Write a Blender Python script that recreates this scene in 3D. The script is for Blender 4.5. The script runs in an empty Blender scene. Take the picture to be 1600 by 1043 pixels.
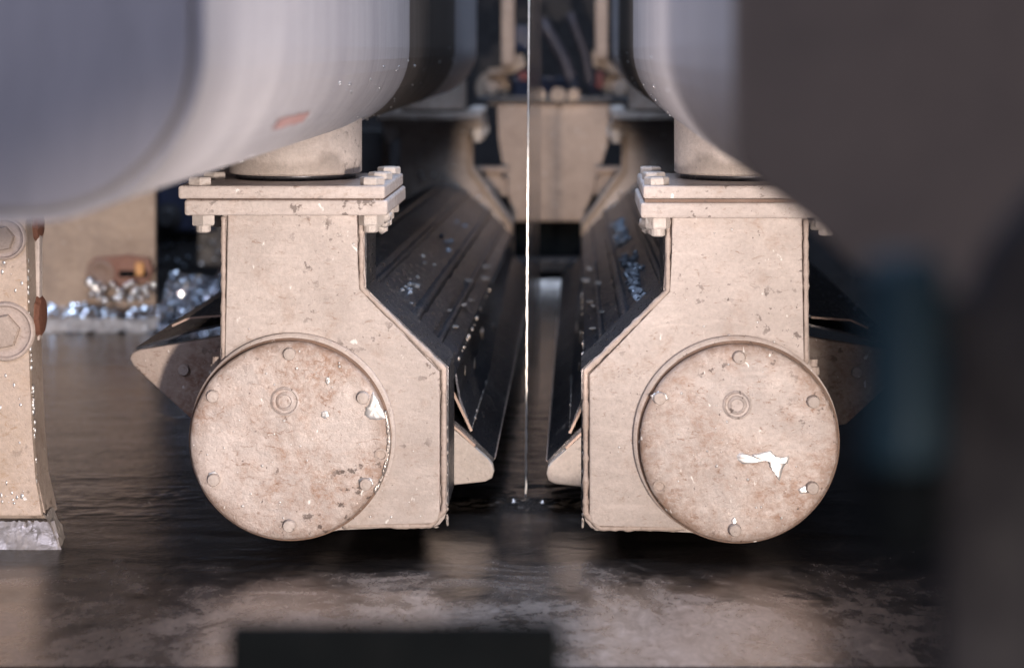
import bpy, bmesh, math, random
from mathutils import Vector, Matrix, noise

random.seed(7)
sc = bpy.context.scene
COL = sc.collection
D0 = 3.4                      # metres from the lens to the housing faces
XC = -0.101                   # centre plane (the steel strip)
BATH = -0.798                 # height of the zinc surface below the lens


def W(px, py, s):
    """photo pixel and relative distance -> a point in the place (metres)"""
    return Vector(((px - 905) * s / 1000.0, D0 * (s - 1.0), (77 - py) * s / 1000.0))


# ------------------------------------------------------------------ camera
cam_d = bpy.data.cameras.new('camera')
cam = bpy.data.objects.new('camera', cam_d)
COL.objects.link(cam)
cam.location = (0, -D0, 0)
cam.rotation_euler = (math.pi / 2, 0, 0)
cam_d.sensor_width = 36
cam_d.sensor_fit = 'HORIZONTAL'
cam_d.lens = 76.5
cam_d.shift_x = -105 / 1600
cam_d.shift_y = -444.5 / 1600
cam_d.clip_start = 0.05
cam_d.clip_end = 100
cam_d.dof.use_dof = True
cam_d.dof.focus_distance = 3.46
cam_d.dof.aperture_fstop = 3.3
sc.camera = cam

# ------------------------------------------------------------------ world and lamps
w = bpy.data.worlds.new('World')
sc.world = w
w.use_nodes = True
w.node_tree.nodes['Background'].inputs[0].default_value = (0.62, 0.72, 1.0, 1)
w.node_tree.nodes['Background'].inputs[1].default_value = 0.045


def aim(o, p):
    o.rotation_euler = (Vector(p) - o.location).to_track_quat('-Z', 'Y').to_euler()


ld = bpy.data.lights.new('key_lamp', 'SPOT')
key = bpy.data.objects.new('key_lamp', ld)
COL.objects.link(key)
key.location = (2.35, -8.7, -0.50)
aim(key, (-0.32, 0.0, -1.26))
ld.energy = 3250
ld.color = (1.0, 0.85, 0.755)
ld.spot_size = math.radians(17.2)
ld.spot_blend = 0.10
ld.shadow_soft_size = 0.13


def area(name, loc, target, sx, sy, energy, color):
    a = bpy.data.lights.new(name, 'AREA')
    a.shape = 'RECTANGLE'
    a.size, a.size_y = sx, sy
    a.energy = energy
    a.color = color
    o = bpy.data.objects.new(name, a)
    COL.objects.link(o)
    o.location = loc
    aim(o, target)
    return o


def spot(name, loc, target, deg, energy, color, soft):
    d = bpy.data.lights.new(name, 'SPOT')
    d.energy, d.color, d.shadow_soft_size = energy, color, soft
    d.spot_size, d.spot_blend = math.radians(deg), 0.7
    o = bpy.data.objects.new(name, d)
    COL.objects.link(o)
    o.location = loc
    aim(o, target)


# added low fill spots, unseen, raking up at the duct sides
spot('duct_fill', (0.78, -1.45, -0.62), (-0.30, -0.85, 0.0), 92, 78, (1.0, 0.90, 0.88), 0.10)
spot('duct_fill', (-1.05, -1.45, -0.62), (0.10, -0.45, 0.03), 56, 60, (1.0, 0.88, 0.86), 0.10)
# added fill spots through the gap: back plate, posts, end plate, strip edge
spot('gap_fill', (-0.10, -1.8, -0.53), (-0.095, 4.1, -0.41), 7.4, 720, (1.0, 0.82, 0.70), 0.02)
spot('gap_fill', (-0.10, -1.5, -0.50), (-0.09, 4.25, 0.08), 6.8, 600, (1.0, 0.84, 0.74), 0.03)
spot('gap_fill', (-0.60, -2.2, -0.62), (-0.030, 0.33, -0.680), 3.4, 300, (1.0, 0.85, 0.765), 0.02)
spot('gap_fill', (-0.09, -1.75, -0.56), (-0.093, 0.477, -0.03), 13.0, 26, (1.0, 0.90, 0.82), 0.02)
# added fill spot, shining past the bracket onto the back left of the pot
spot('back_left_fill', (-1.36, -4.2, -0.40), (-1.40, 2.9, -0.60), 6.4, 1500, (1.0, 0.84, 0.72), 0.05)
area('overhead_lamp', (-0.1, 0.6, 3.2), (-0.1, 0.9, -0.5), 2.2, 3.0, 290, (0.60, 0.74, 1.0))
area('hall_lamp', (-2.4, -5.5, 3.0), (-0.4, 0.0, -0.2), 3.0, 2.0, 140, (0.74, 0.76, 1.0))

vs = sc.view_settings
vs.view_transform = 'Standard'
vs.look = 'None'
vs.exposure = 0
vs.gamma = 1
sc.cycles.max_bounces = 8
sc.cycles.sample_clamp_indirect = 3.0
sc.cycles.sample_clamp_direct = 0.0

# ------------------------------------------------------------------ materials


class NT:
    def __init__(self, name):
        m = bpy.data.materials.new(name)
        m.use_nodes = True
        self.m = m
        self.t = m.node_tree
        self.n = self.t.nodes
        self.p = self.n['Principled BSDF']
        self.co = self.n.new('ShaderNodeTexCoord')
        self.oi = self.n.new('ShaderNodeObjectInfo')
        add = self.n.new('ShaderNodeVectorMath')
        add.operation = 'ADD'
        mul = self.n.new('ShaderNodeMath')
        mul.operation = 'MULTIPLY'
        mul.inputs[1].default_value = 11.0
        self.l(self.oi.outputs['Random'], mul.inputs[0])
        self.l(self.co.outputs['Object'], add.inputs[0])
        self.l(mul.outputs[0], add.inputs[1])
        self.vec = add.outputs[0]

    def l(self, a, b):
        self.t.links.new(a, b)

    def noise(self, scale, detail=5, rough=0.6, stretch=(1, 1, 1), dist=0.0):
        mp = self.n.new('ShaderNodeMapping')
        mp.inputs['Scale'].default_value = stretch
        self.l(self.vec, mp.inputs[0])
        n = self.n.new('ShaderNodeTexNoise')
        n.inputs['Scale'].default_value = scale
        n.inputs['Detail'].default_value = detail
        n.inputs['Roughness'].default_value = rough
        n.inputs['Distortion'].default_value = dist
        self.l(mp.outputs[0], n.inputs['Vector'])
        return n.outputs['Fac']

    def ramp(self, f, lo, hi, a=0.0, b=1.0):
        r = self.n.new('ShaderNodeMapRange')
        r.inputs['From Min'].default_value = lo
        r.inputs['From Max'].default_value = hi
        r.inputs['To Min'].default_value = a
        r.inputs['To Max'].default_value = b
        self.l(f, r.inputs['Value'])
        return r.outputs[0]

    def mul(self, a, b):
        r = self.n.new('ShaderNodeMath')
        r.operation = 'MULTIPLY'
        for i, v in ((0, a), (1, b)):
            if isinstance(v, (int, float)):
                r.inputs[i].default_value = v
            else:
                self.l(v, r.inputs[i])
        return r.outputs[0]

    def mix(self, f, a, b):
        r = self.n.new('ShaderNodeMix')
        r.data_type = 'RGBA'
        if isinstance(f, (int, float)):
            r.inputs[0].default_value = f
        else:
            self.l(f, r.inputs[0])
        for i, v in ((6, a), (7, b)):
            if isinstance(v, tuple):
                r.inputs[i].default_value = (*v, 1)
            else:
                self.l(v, r.inputs[i])
        return r.outputs[2]

    def bump(self, h, strength, dist, prev=None):
        b = self.n.new('ShaderNodeBump')
        b.inputs['Strength'].default_value = strength
        b.inputs['Distance'].default_value = dist
        self.l(h, b.inputs['Height'])
        if prev is not None:
            self.l(prev, b.inputs['Normal'])
        return b.outputs[0]

    def out(self, col=None, rough=None, metal=None, normal=None, spec=None):
        p = self.p.inputs
        for k, v in (('Base Color', col), ('Roughness', rough), ('Metallic', metal), ('Normal', normal), ('Specular IOR Level', spec)):
            if v is None:
                continue
            if isinstance(v, tuple):
                p[k].default_value = (*v, 1)
            elif isinstance(v, (int, float)):
                p[k].default_value = v
            else:
                self.l(v, p[k])
        return self.m


def mat_cast(name, a, b, rust, rust_amt=0.55, dark=0.7, white=0.8, metal=0.0, r0=0.42, r1=0.7, rust_lo=0.52, rim=0.0):
    t = NT(name)
    c = t.mix(t.ramp(t.noise(6, 7, 0.68, dist=0.5), 0.36, 0.64), a, b)
    # fine grain and brushed streaks
    c = t.mix(t.mul(t.ramp(t.noise(150, 5, 0.75), 0.38, 0.72), 0.55), c, tuple(v * 0.60 for v in a))
    c = t.mix(t.mul(t.ramp(t.noise(30, 7, 0.75, (0.5, 1, 1.6), 0.7), 0.50, 0.72), 0.45), c, tuple(min(0.8, v * 1.22) for v in a))
    # rust bloom, broken up by a finer noise
    bloom = t.ramp(t.noise(8, 5, 0.65, dist=0.8), rust_lo, rust_lo + 0.22)
    grit = t.ramp(t.noise(70, 6, 0.78, (1, 1, 1.3), 0.5), 0.38, 0.62)
    c = t.mix(t.mul(t.mul(bloom, grit), min(1.0, rust_amt * 1.25)), c, rust)
    scr = t.mul(t.ramp(t.noise(52, 6, 0.75, (1, 1, 2.2), 1.2), 0.57, 0.70), rust_amt)
    c = t.mix(scr, c, tuple(v * 0.8 for v in rust))
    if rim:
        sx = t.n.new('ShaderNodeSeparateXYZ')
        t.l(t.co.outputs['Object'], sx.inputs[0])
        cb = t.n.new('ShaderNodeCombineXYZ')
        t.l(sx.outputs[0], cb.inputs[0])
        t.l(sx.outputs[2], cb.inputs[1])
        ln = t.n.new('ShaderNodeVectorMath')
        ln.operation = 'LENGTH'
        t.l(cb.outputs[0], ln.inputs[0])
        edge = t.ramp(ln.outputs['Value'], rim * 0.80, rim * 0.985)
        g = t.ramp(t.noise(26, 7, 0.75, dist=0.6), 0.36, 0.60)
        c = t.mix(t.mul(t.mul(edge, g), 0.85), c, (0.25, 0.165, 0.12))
    # chips and specks gathered in clusters
    clus = t.ramp(t.noise(7.5, 3, 0.5), 0.50, 0.60)
    c = t.mix(t.mul(t.mul(t.ramp(t.noise(58, 4, 0.6), 0.60, 0.64), clus), dark), c, (0.09, 0.065, 0.055))
    c = t.mix(t.mul(t.ramp(t.noise(105, 3, 0.55), 0.69, 0.725), dark), c, (0.07, 0.05, 0.042))
    c = t.mix(t.mul(t.ramp(t.noise(47, 3, 0.5, (1.3, 1, 0.8), 0.4), 0.70, 0.735), white), c, (0.84, 0.82, 0.79))
    h = t.bump(t.noise(300, 4, 0.7), 0.40, 0.002)
    h = t.bump(t.noise(45, 7, 0.7), 0.42, 0.006, h)
    return t.out(c, t.ramp(t.noise(40, 5), 0.3, 0.7, r0, r1), metal, h, 0.45)


M = {}
M['cast'] = mat_cast('grey_cream_casting', (0.60, 0.53, 0.49), (0.47, 0.412, 0.38), (0.34, 0.22, 0.155), 0.75)
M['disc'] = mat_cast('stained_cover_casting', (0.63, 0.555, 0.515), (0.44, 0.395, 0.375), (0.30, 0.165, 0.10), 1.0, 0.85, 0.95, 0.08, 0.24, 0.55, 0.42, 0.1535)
M['groove'] = mat_cast('rusty_gasket_groove_shade', (0.22, 0.145, 0.105), (0.16, 0.10, 0.075), (0.30, 0.17, 0.10), 0.6)
M['disc0'] = mat_cast('bolt_casting', (0.60, 0.53, 0.485), (0.47, 0.41, 0.37), (0.33, 0.21, 0.14), 0.6)
M['cream'] = mat_cast('clean_cream_plate', (0.66, 0.585, 0.53), (0.60, 0.525, 0.475), (0.40, 0.29, 0.22), 0.25, 0.4, 0.3)
M['wing'] = mat_cast('rust_spotted_plate', (0.52, 0.43, 0.37), (0.40, 0.32, 0.27), (0.23, 0.12, 0.08), 0.8, 0.7, 0.9, rust_lo=0.45)
M['post'] = mat_cast('tan_bracket_steel', (0.56, 0.455, 0.375), (0.46, 0.355, 0.265), (0.38, 0.22, 0.10), 0.75, 0.4, 1.0)
M['tan'] = mat_cast('heat_tanned_steel', (0.36, 0.265, 0.19), (0.22, 0.16, 0.12), (0.14, 0.085, 0.055), 0.9, 0.6, 0.2)
M['rust'] = mat_cast('rusted_steel', (0.22, 0.10, 0.065), (0.15, 0.065, 0.045), (0.30, 0.15, 0.08), 0.5, 0.6, 0.5)
M['weld'] = mat_cast('brown_weld_bead', (0.46, 0.38, 0.33), (0.52, 0.44, 0.395), (0.26, 0.16, 0.11), 0.7, 0.3, 0.4)
M['rearcast'] = mat_cast('dark_brown_casting', (0.46, 0.375, 0.315), (0.31, 0.25, 0.21), (0.20, 0.12, 0.08), 0.7, 0.6, 0.6)  # darker and browner than the front casting
M['back'] = mat_cast('pale_tan_plate', (0.40, 0.29, 0.215), (0.28, 0.20, 0.148), (0.20, 0.125, 0.085), 0.8, 0.6, 0.3)


def mat_plain(name, a, b, rough=0.5, metal=0.0, scale=20, stretch=(1, 1, 1), bump=0.15, spec=0.5):
    t = NT(name)
    c = t.mix(t.ramp(t.noise(scale, 6, 0.65, stretch), 0.3, 0.7), a, b)
    h = t.bump(t.noise(scale * 9, 4, 0.6, stretch), bump, 0.003)
    return t.out(c, t.ramp(t.noise(scale * 1.7, 5, 0.6, stretch), 0.3, 0.7, rough * 0.75, min(1, rough * 1.3)), metal, h, spec)


def mat_streak(name, a, b, rough, metal, grit=0.0):
    t = NT(name)
    n = t.noise(3.2, 7, 0.6, (4, 4, 0.32))
    c = t.mix(t.ramp(n, 0.34, 0.66), a, b)
    n2 = t.noise(16, 6, 0.7, (5, 5, 0.25))
    c = t.mix(t.mul(t.ramp(n2, 0.5, 0.75), 0.5), c, tuple(v * 0.6 for v in b))
    c = t.mix(t.mul(t.ramp(t.noise(260, 3, 0.6), 0.58, 0.70), 0.25 + grit), c, tuple(min(1, v * 1.7) for v in a))
    h = t.bump(t.noise(420, 2, 0.6), 0.12 + grit * 0.5, 0.002)
    h = t.bump(t.noise(9, 5, 0.6, (3, 3, 0.4)), 0.12, 0.01, h)
    return t.out(c, t.ramp(n2, 0.3, 0.7, rough * 0.8, rough * 1.25), metal, h)


M['duct'] = mat_streak('satin_sheet_metal', (0.56, 0.54, 0.55), (0.46, 0.44, 0.46), 0.5, 0.2)
M['duct_dusty_shaded'] = mat_streak('dusty_shaded_sheet_metal', (0.20, 0.17, 0.145), (0.14, 0.115, 0.10), 0.6, 0.3, 0.3)  # dust, plus the shadow on the duct side put into a darker brown
M['cap'] = mat_plain('dull_grey_sheet_metal', (0.50, 0.48, 0.50), (0.40, 0.385, 0.41), 0.5, 0.4, 5, (3, 1, 0.5), 0.1)
M['shroud'] = mat_plain('dark_brown_grey_plate', (0.27, 0.205, 0.158), (0.19, 0.148, 0.118), 0.6, 0.1, 5)
M['red'] = mat_plain('red_marker_paint', (0.46, 0.29, 0.27), (0.40, 0.22, 0.20), 0.7)
M['redpart'] = mat_plain('red_enamel', (0.10, 0.010, 0.007), (0.06, 0.006, 0.005), 0.6)
M['black'] = mat_plain('black_plate', (0.0045, 0.0058, 0.0066), (0.003, 0.0038, 0.0044), 0.8, spec=0.04)
M['dark'] = mat_plain('dark_machine_steel', (0.035, 0.033, 0.036), (0.02, 0.018, 0.018), 0.55, 0.2)
M['column'] = mat_plain('dark_grey_post_paint', (0.016, 0.0155, 0.0185), (0.011, 0.0108, 0.0135), 0.7, spec=0.1)
M['blue'] = mat_plain('petrol_blue_enamel', (0.010, 0.028, 0.040), (0.008, 0.022, 0.032), 0.6, spec=0.2)
M['darkblue'] = mat_plain('navy_machine_paint', (0.022, 0.026, 0.055), (0.014, 0.016, 0.03), 0.5)
M['bolt'] = mat_cast('zinc_grey_bolt', (0.62, 0.57, 0.53), (0.52, 0.47, 0.43), (0.34, 0.24, 0.17), 0.4, 0.4, 0.6, 0.15)
M['amber'] = mat_plain('amber_rust', (0.55, 0.27, 0.08), (0.4, 0.18, 0.05), 0.5)
M['copper'] = mat_plain('sheet_edge', (0.52, 0.40, 0.33), (0.42, 0.30, 0.24), 0.45, 0.3)
M['hose'] = mat_plain('dark_violet_hose', (0.055, 0.047, 0.055), (0.035, 0.03, 0.036), 0.6)


def mat_zinc(name, a, rough, bump=0.3, scale=60, metal=1.0):
    t = NT(name)
    c = t.mix(t.ramp(t.noise(scale * 0.4, 5), 0.3, 0.7), a, tuple(v * 0.78 for v in a))
    h = t.bump(t.noise(scale, 5, 0.6), bump, 0.004)
    return t.out(c, t.ramp(t.noise(scale * 0.6, 4), 0.3, 0.7, rough * 0.6, rough * 1.4), metal, h)


M['zinc'] = mat_zinc('fresh_zinc', (0.86, 0.85, 0.84), 0.32)
M['splash'] = mat_zinc('bright_zinc_splash', (0.92, 0.91, 0.90), 0.45, 0.1, 40, 0.75)
M['dross'] = mat_zinc('crumpled_zinc_skin', (0.58, 0.60, 0.64), 0.17, 0.35, 70)
M['crust'] = mat_zinc('dull_zinc_crust', (0.54, 0.485, 0.44), 0.5, 0.7, 40, 0.45)
M['footzinc'] = mat_zinc('smeared_zinc', (0.47, 0.425, 0.39), 0.40, 0.6, 40, 0.65)
M['flake'] = mat_zinc('grey_blue_zinc_flakes', (0.30, 0.34, 0.40), 0.45, 0.5, 120, 0.4)


def mat_hood(name, a, b):
    t = NT(name)
    n = t.noise(6, 7, 0.65, (2.5, 0.5, 1))
    c = t.mix(t.ramp(n, 0.3, 0.7), a, b)
    sc_ = t.noise(55, 6, 0.72, (2.4, 0.55, 2.4), 0.4)
    c = t.mix(t.mul(t.ramp(sc_, 0.57, 0.72), 0.45), c, (0.13, 0.12, 0.115))
    pale = t.mul(t.ramp(t.noise(13, 3, 0.5), 0.56, 0.66), t.ramp(t.noise(150, 4, 0.7, (1.6, 0.5, 1.6)), 0.50, 0.60))
    c = t.mix(t.mul(pale, 0.75), c, (0.34, 0.30, 0.265))
    smear = t.mul(t.ramp(t.noise(7, 4, 0.5), 0.52, 0.62), t.ramp(t.noise(90, 6, 0.75, (2.2, 0.28, 2.2)), 0.52, 0.60))
    c = t.mix(t.mul(smear, 0.6), c, (0.27, 0.25, 0.235))
    h = t.bump(t.noise(240, 4, 0.65), 0.25, 0.002)
    h = t.bump(t.noise(14, 5, 0.6), 0.2, 0.01, h)
    return t.out(c, t.ramp(sc_, 0.3, 0.75, 0.20, 0.50), 0.45, h)


M['hood'] = mat_hood('blue_black_scaled_steel', (0.066, 0.070, 0.086), (0.040, 0.042, 0.050))
M['sideface'] = mat_hood('dark_weathered_edge', (0.082, 0.082, 0.092), (0.052, 0.052, 0.058))
M['blade'] = mat_hood('dark_knife_steel', (0.030, 0.031, 0.038), (0.018, 0.018, 0.022))


def mat_bath():
    t = NT('molten_zinc_skin')
    # a broken, fibrous oxide skin floating on dark clean metal; thicker towards the front of the pot
    sx = t.n.new('ShaderNodeSeparateXYZ')
    t.l(t.co.outputs['Object'], sx.inputs[0])
    front = t.ramp(sx.outputs[1], 0.06, -0.34, -0.15, 0.12)
    fib = t.noise(4.2, 10, 0.68, (1.0, 0.75, 1), 2.2)
    ad = t.n.new('ShaderNodeMath')
    ad.operation = 'ADD'
    t.l(fib, ad.inputs[0])
    t.l(front, ad.inputs[1])
    skin = t.ramp(ad.outputs[0], 0.43, 0.66)
    hair = t.ramp(t.noise(38, 8, 0.75, (1.0, 0.5, 1), 1.8), 0.40, 0.66)
    c = t.mix(t.ramp(t.noise(3, 6, 0.6), 0.35, 0.65), (0.095, 0.084, 0.078), (0.19, 0.163, 0.147))
    c = t.mix(t.mul(skin, t.ramp(hair, 0, 1, 0.42, 1.0)), c, (0.62, 0.545, 0.50))
    r = t.n.new('ShaderNodeMath')
    r.operation = 'ADD'
    t.l(t.ramp(skin, 0, 1, 0.10, 0.28), r.inputs[0])
    t.l(t.ramp(hair, 0, 1, 0.0, 0.14), r.inputs[1])
    mt = t.ramp(skin, 0, 1, 0.84, 0.60)
    vo = t.n.new('ShaderNodeTexVoronoi')
    vo.feature = 'SMOOTH_F1'
    vo.inputs['Scale'].default_value = 34
    t.l(t.vec, vo.inputs['Vector'])
    cob = t.mul(vo.outputs['Distance'], t.ramp(t.noise(2.6, 4, 0.6, (0.5, 1.3, 1)), 0.53, 0.62))
    h = t.bump(t.noise(7, 6, 0.62, (0.9, 1.0, 1), 1.2), 0.12, 0.010)
    h = t.bump(cob, 0.22, 0.010, h)
    h = t.bump(t.noise(130, 6, 0.75, (0.9, 1.0, 1), 0.8), 0.13, 0.003, h)
    return t.out(c, r.outputs[0], mt, h)


M['bath'] = mat_bath()


def mat_strip():
    t = NT('wet_galvanized_strip')
    n = t.noise(4, 4, 0.5, (1, 6, 0.15))
    c = t.mix(n, (0.42, 0.43, 0.45), (0.30, 0.30, 0.32))
    return t.out(c, 0.10, 1.0, t.bump(t.noise(5, 3, 0.5, (1, 5, 0.2)), 0.05, 0.004))


M['strip'] = mat_strip()
M['stripedge'] = mat_zinc('bright_strip_edge', (0.95, 0.93, 0.90), 0.55, 0.5, 200, 0.2)

# ------------------------------------------------------------------ builders


def thing(name, loc, label, cat, group=None):
    o = bpy.data.objects.new(name, None)
    o.empty_display_size = 0.1
    COL.objects.link(o)
    o.location = loc
    o['label'] = label
    o['category'] = cat
    if group:
        o['group'] = group
    o['base'] = list(loc)
    return o


def base_of(o):
    return Vector(o['base'])


def obj(name, bm, mat, parent, label=None, kind=None, smooth=False, origin=None, sag=False):
    """link a bmesh (world coordinates) as ONE mesh object; origin = local pivot in the world"""
    bmesh.ops.recalc_face_normals(bm, faces=bm.faces)
    b = base_of(parent) if parent is not None else Vector((0, 0, 0))
    org = Vector(origin) if origin is not None else b
    if sag:                    # the long hood hangs a little lower at its far end
        for v in bm.verts:
            v.co.z -= 0.050 * max(0.0, v.co.y - 0.3) / 3.1
    for v in bm.verts:
        v.co -= org
    me = bpy.data.meshes.new(name)
    bm.to_mesh(me)
    bm.free()
    if smooth:
        for p in me.polygons:
            p.use_smooth = True
    me.materials.append(mat)
    o = bpy.data.objects.new(name, me)
    COL.objects.link(o)
    o['base'] = list(org)
    if parent is not None:
        o.parent = parent
    o.location = org - b
    if label:
        o['label'] = label
    if kind:
        o['kind'] = kind
    return o


def inst(src, parent, loc, rot=None, scale=None):
    o = src.copy()
    COL.objects.link(o)
    o.parent = parent
    o['base'] = list(loc)
    o.location = Vector(loc) - base_of(parent)
    if rot:
        o.rotation_euler = rot
    if scale:
        o.scale = scale
    return o


def tag(o, label, cat, group=None):
    o['label'] = label
    o['category'] = cat
    if group:
        o['group'] = group
    return o


def structure(o):
    o['kind'] = 'structure'
    return o


def add_box(bm, x0, x1, y0, y1, z0, z1, bev=0.0, seg=2):
    vs_ = [bm.verts.new((x, y, z)) for x in (x0, x1) for y in (y0, y1) for z in (z0, z1)]
    idx = ((0, 1, 3, 2), (4, 6, 7, 5), (0, 4, 5, 1), (2, 3, 7, 6), (0, 2, 6, 4), (1, 5, 7, 3))
    fs = [bm.faces.new([vs_[i] for i in f]) for f in idx]
    if bev:
        es = list({e for f in fs for e in f.edges})
        bmesh.ops.bevel(bm, geom=es, offset=bev, segments=seg, affect='EDGES', profile=0.5)


def box(x0, x1, y0, y1, z0, z1, bev=0.0):
    bm = bmesh.new()
    add_box(bm, min(x0, x1), max(x0, x1), y0, y1, min(z0, z1), max(z0, z1), bev)
    return bm


def prism(poly, y0, y1, bev=0.0, seg=2):
    """polygon of (x, z) extruded along y"""
    bm = bmesh.new()
    a = [bm.verts.new((x, y0, z)) for x, z in poly]
    b = [bm.verts.new((x, y1, z)) for x, z in poly]
    n = len(poly)
    fa = bm.faces.new(a)
    bm.faces.new(b[::-1])
    for i in range(n):
        bm.faces.new((a[i], b[i], b[(i + 1) % n], a[(i + 1) % n]))
    if bev:
        bmesh.ops.bevel(bm, geom=list(fa.edges), offset=bev, segments=seg, affect='EDGES', profile=0.5)
    return bm


def lathe(profile, centre, axis='Y', seg=64, bm=None, phase=0.0, jitter=0.0):
    """profile of (radius, offset along axis)"""
    bm = bm or bmesh.new()
    c = Vector(centre)
    rings = []
    for r, h in profile:
        ring = []
        for i in range(seg):
            a = 2 * math.pi * i / seg + phase
            rr = r * (1 + jitter * noise.noise(Vector((math.cos(a) * 4, math.sin(a) * 4, h * 30))))
            u, v = rr * math.cos(a), rr * math.sin(a)
            p = {'Y': (u, h, v), 'Z': (u, v, h), 'X': (h, u, v)}[axis]
            ring.append(bm.verts.new(c + Vector(p)))
        rings.append(ring)
    for k in range(len(rings) - 1):
        for i in range(seg):
            j = (i + 1) % seg
            bm.faces.new((rings[k][i], rings[k][j], rings[k + 1][j], rings[k + 1][i]))
    bm.faces.new(rings[0])
    bm.faces.new(rings[-1])
    return bm


def tube(pts, r, seg=8, jitter=0.0, bm=None):
    bm = bm or bmesh.new()
    pts = [Vector(p) for p in pts]
    rings = []
    for k, p in enumerate(pts):
        d = (pts[min(k + 1, len(pts) - 1)] - pts[max(k - 1, 0)]).normalized()
        up = Vector((0, 1, 0)) if abs(d.y) < 0.9 else Vector((1, 0, 0))
        u = d.cross(up).normalized()
        v = d.cross(u)
        rr = r * (1 + jitter * noise.noise(p * 90) + jitter * random.uniform(-.3, .3))
        rings.append([bm.verts.new(p + u * rr * math.cos(2 * math.pi * i / seg) + v * rr * math.sin(2 * math.pi * i / seg)) for i in range(seg)])
    for k in range(len(rings) - 1):
        for i in range(seg):
            j = (i + 1) % seg
            bm.faces.new((rings[k][i], rings[k][j], rings[k + 1][j], rings[k + 1][i]))
    bm.faces.new(rings[0])
    bm.faces.new(rings[-1])
    return bm


def resample(pts, step):
    out = []
    for a, b in zip(pts, pts[1:]):
        a, b = Vector(a), Vector(b)
        n = max(1, int((b - a).length / step))
        out += [a.lerp(b, i / n) for i in range(n)]
    out.append(Vector(pts[-1]))
    return out


def sheet(profile, y0, y1, th, ny=1, wav=0.0):
    """folded sheet: (x, z) profile drawn along y, with thickness"""
    bm = bmesh.new()
    n = len(profile)
    nrm = []
    for i in range(n):
        a = Vector(profile[max(0, i - 1)])
        b = Vector(profile[min(n - 1, i + 1)])
        d = (b - a).normalized()
        nrm.append(Vector((-d.y, d.x)))
    grid = []
    for k in range(ny + 1):
        y = y0 + (y1 - y0) * k / ny
        row = []
        for i, (x, z) in enumerate(profile):
            o = wav * noise.noise(Vector((x * 5, y * 2.2, z * 5)))
            t_, b_ = nrm[i] * (th / 2 + o), nrm[i] * (-th / 2 + o)
            row.append((bm.verts.new((x + t_.x, y, z + t_.y)), bm.verts.new((x + b_.x, y, z + b_.y))))
        grid.append(row)
    for k in range(ny):
        for i in range(n - 1):
            for s_ in (0, 1):
                bm.faces.new((grid[k][i][s_], grid[k][i + 1][s_], grid[k + 1][i + 1][s_], grid[k + 1][i][s_]))
        for i in (0, n - 1):
            bm.faces.new((grid[k][i][0], grid[k][i][1], grid[k + 1][i][1], grid[k + 1][i][0]))
    for k in (0, ny):
        for i in range(n - 1):
            bm.faces.new((grid[k][i][0], grid[k][i + 1][0], grid[k][i + 1][1], grid[k][i][1]))
    return bm


def blob(bm, c, r, flat=(1, 1, 1), lump=0.35):
    s = random.random() * 100
    g = bmesh.ops.create_icosphere(bm, subdivisions=1, radius=1.0)
    for v in g['verts']:
        k = r * (1 + lump * noise.noise(v.co * 1.3 + Vector((s, s, s))))
        v.co = Vector(c) + Vector((v.co.x * flat[0], v.co.y * flat[1], v.co.z * flat[2])) * k


def crumple(origin, u, v, nu, nv, amp, freq, fine=0.4):
    """a crumpled skin spanned by u and v, facets left sharp"""
    bm = bmesh.new()
    o, u, v = Vector(origin), Vector(u), Vector(v)
    n = u.cross(v).normalized()
    s = random.random() * 50
    g = []
    for j in range(nv + 1):
        row = []
        for i in range(nu + 1):
            a = i / nu + random.uniform(-.35, .35) / nu
            b = j / nv + random.uniform(-.35, .35) / nv
            p = o + u * a + v * b
            h = noise.noise(p * freq + Vector((s, 0, 0))) + fine * noise.noise(p * freq * 3.1 + Vector((0, s, 0))) + 0.3 * random.uniform(-1, 1)
            row.append(bm.verts.new(p + n * amp * h))
        g.append(row)
    for j in range(nv):
        for i in range(nu):
            f = (g[j][i], g[j][i + 1], g[j + 1][i + 1], g[j + 1][i])
            bm.faces.new((f[0], f[1], f[2]))
            bm.faces.new((f[0], f[2], f[3]))
    return bm


def splash(pts, y, th=0.0020):
    """a frozen splash: outline of (x, z), domed with a lumpy top"""
    bm = bmesh.new()
    cx = sum(p[0] for p in pts) / len(pts)
    cz = sum(p[1] for p in pts) / len(pts)
    n = len(pts)
    prev = None
    for f, h in ((1.0, 0.0), (0.96, 0.5), (0.84, 0.85), (0.60, 1.0), (0.30, 0.95)):
        row = []
        for x, z in pts:
            q = Vector((cx + (x - cx) * f, 0, cz + (z - cz) * f))
            row.append(bm.verts.new((q.x, y - th * h * (1 + 0.5 * noise.noise(q * 160)), q.z)))
        if prev:
            for i in range(n):
                bm.faces.new((prev[i], prev[(i + 1) % n], row[(i + 1) % n], row[i]))
        prev = row
    bm.faces.new(prev)
    return bm


# ------------------------------------------------------------------ bath and pot
def frange(a, b, st):
    n = max(1, round((b - a) / st))
    return [a + (b - a) * i / n for i in range(n)]


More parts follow.
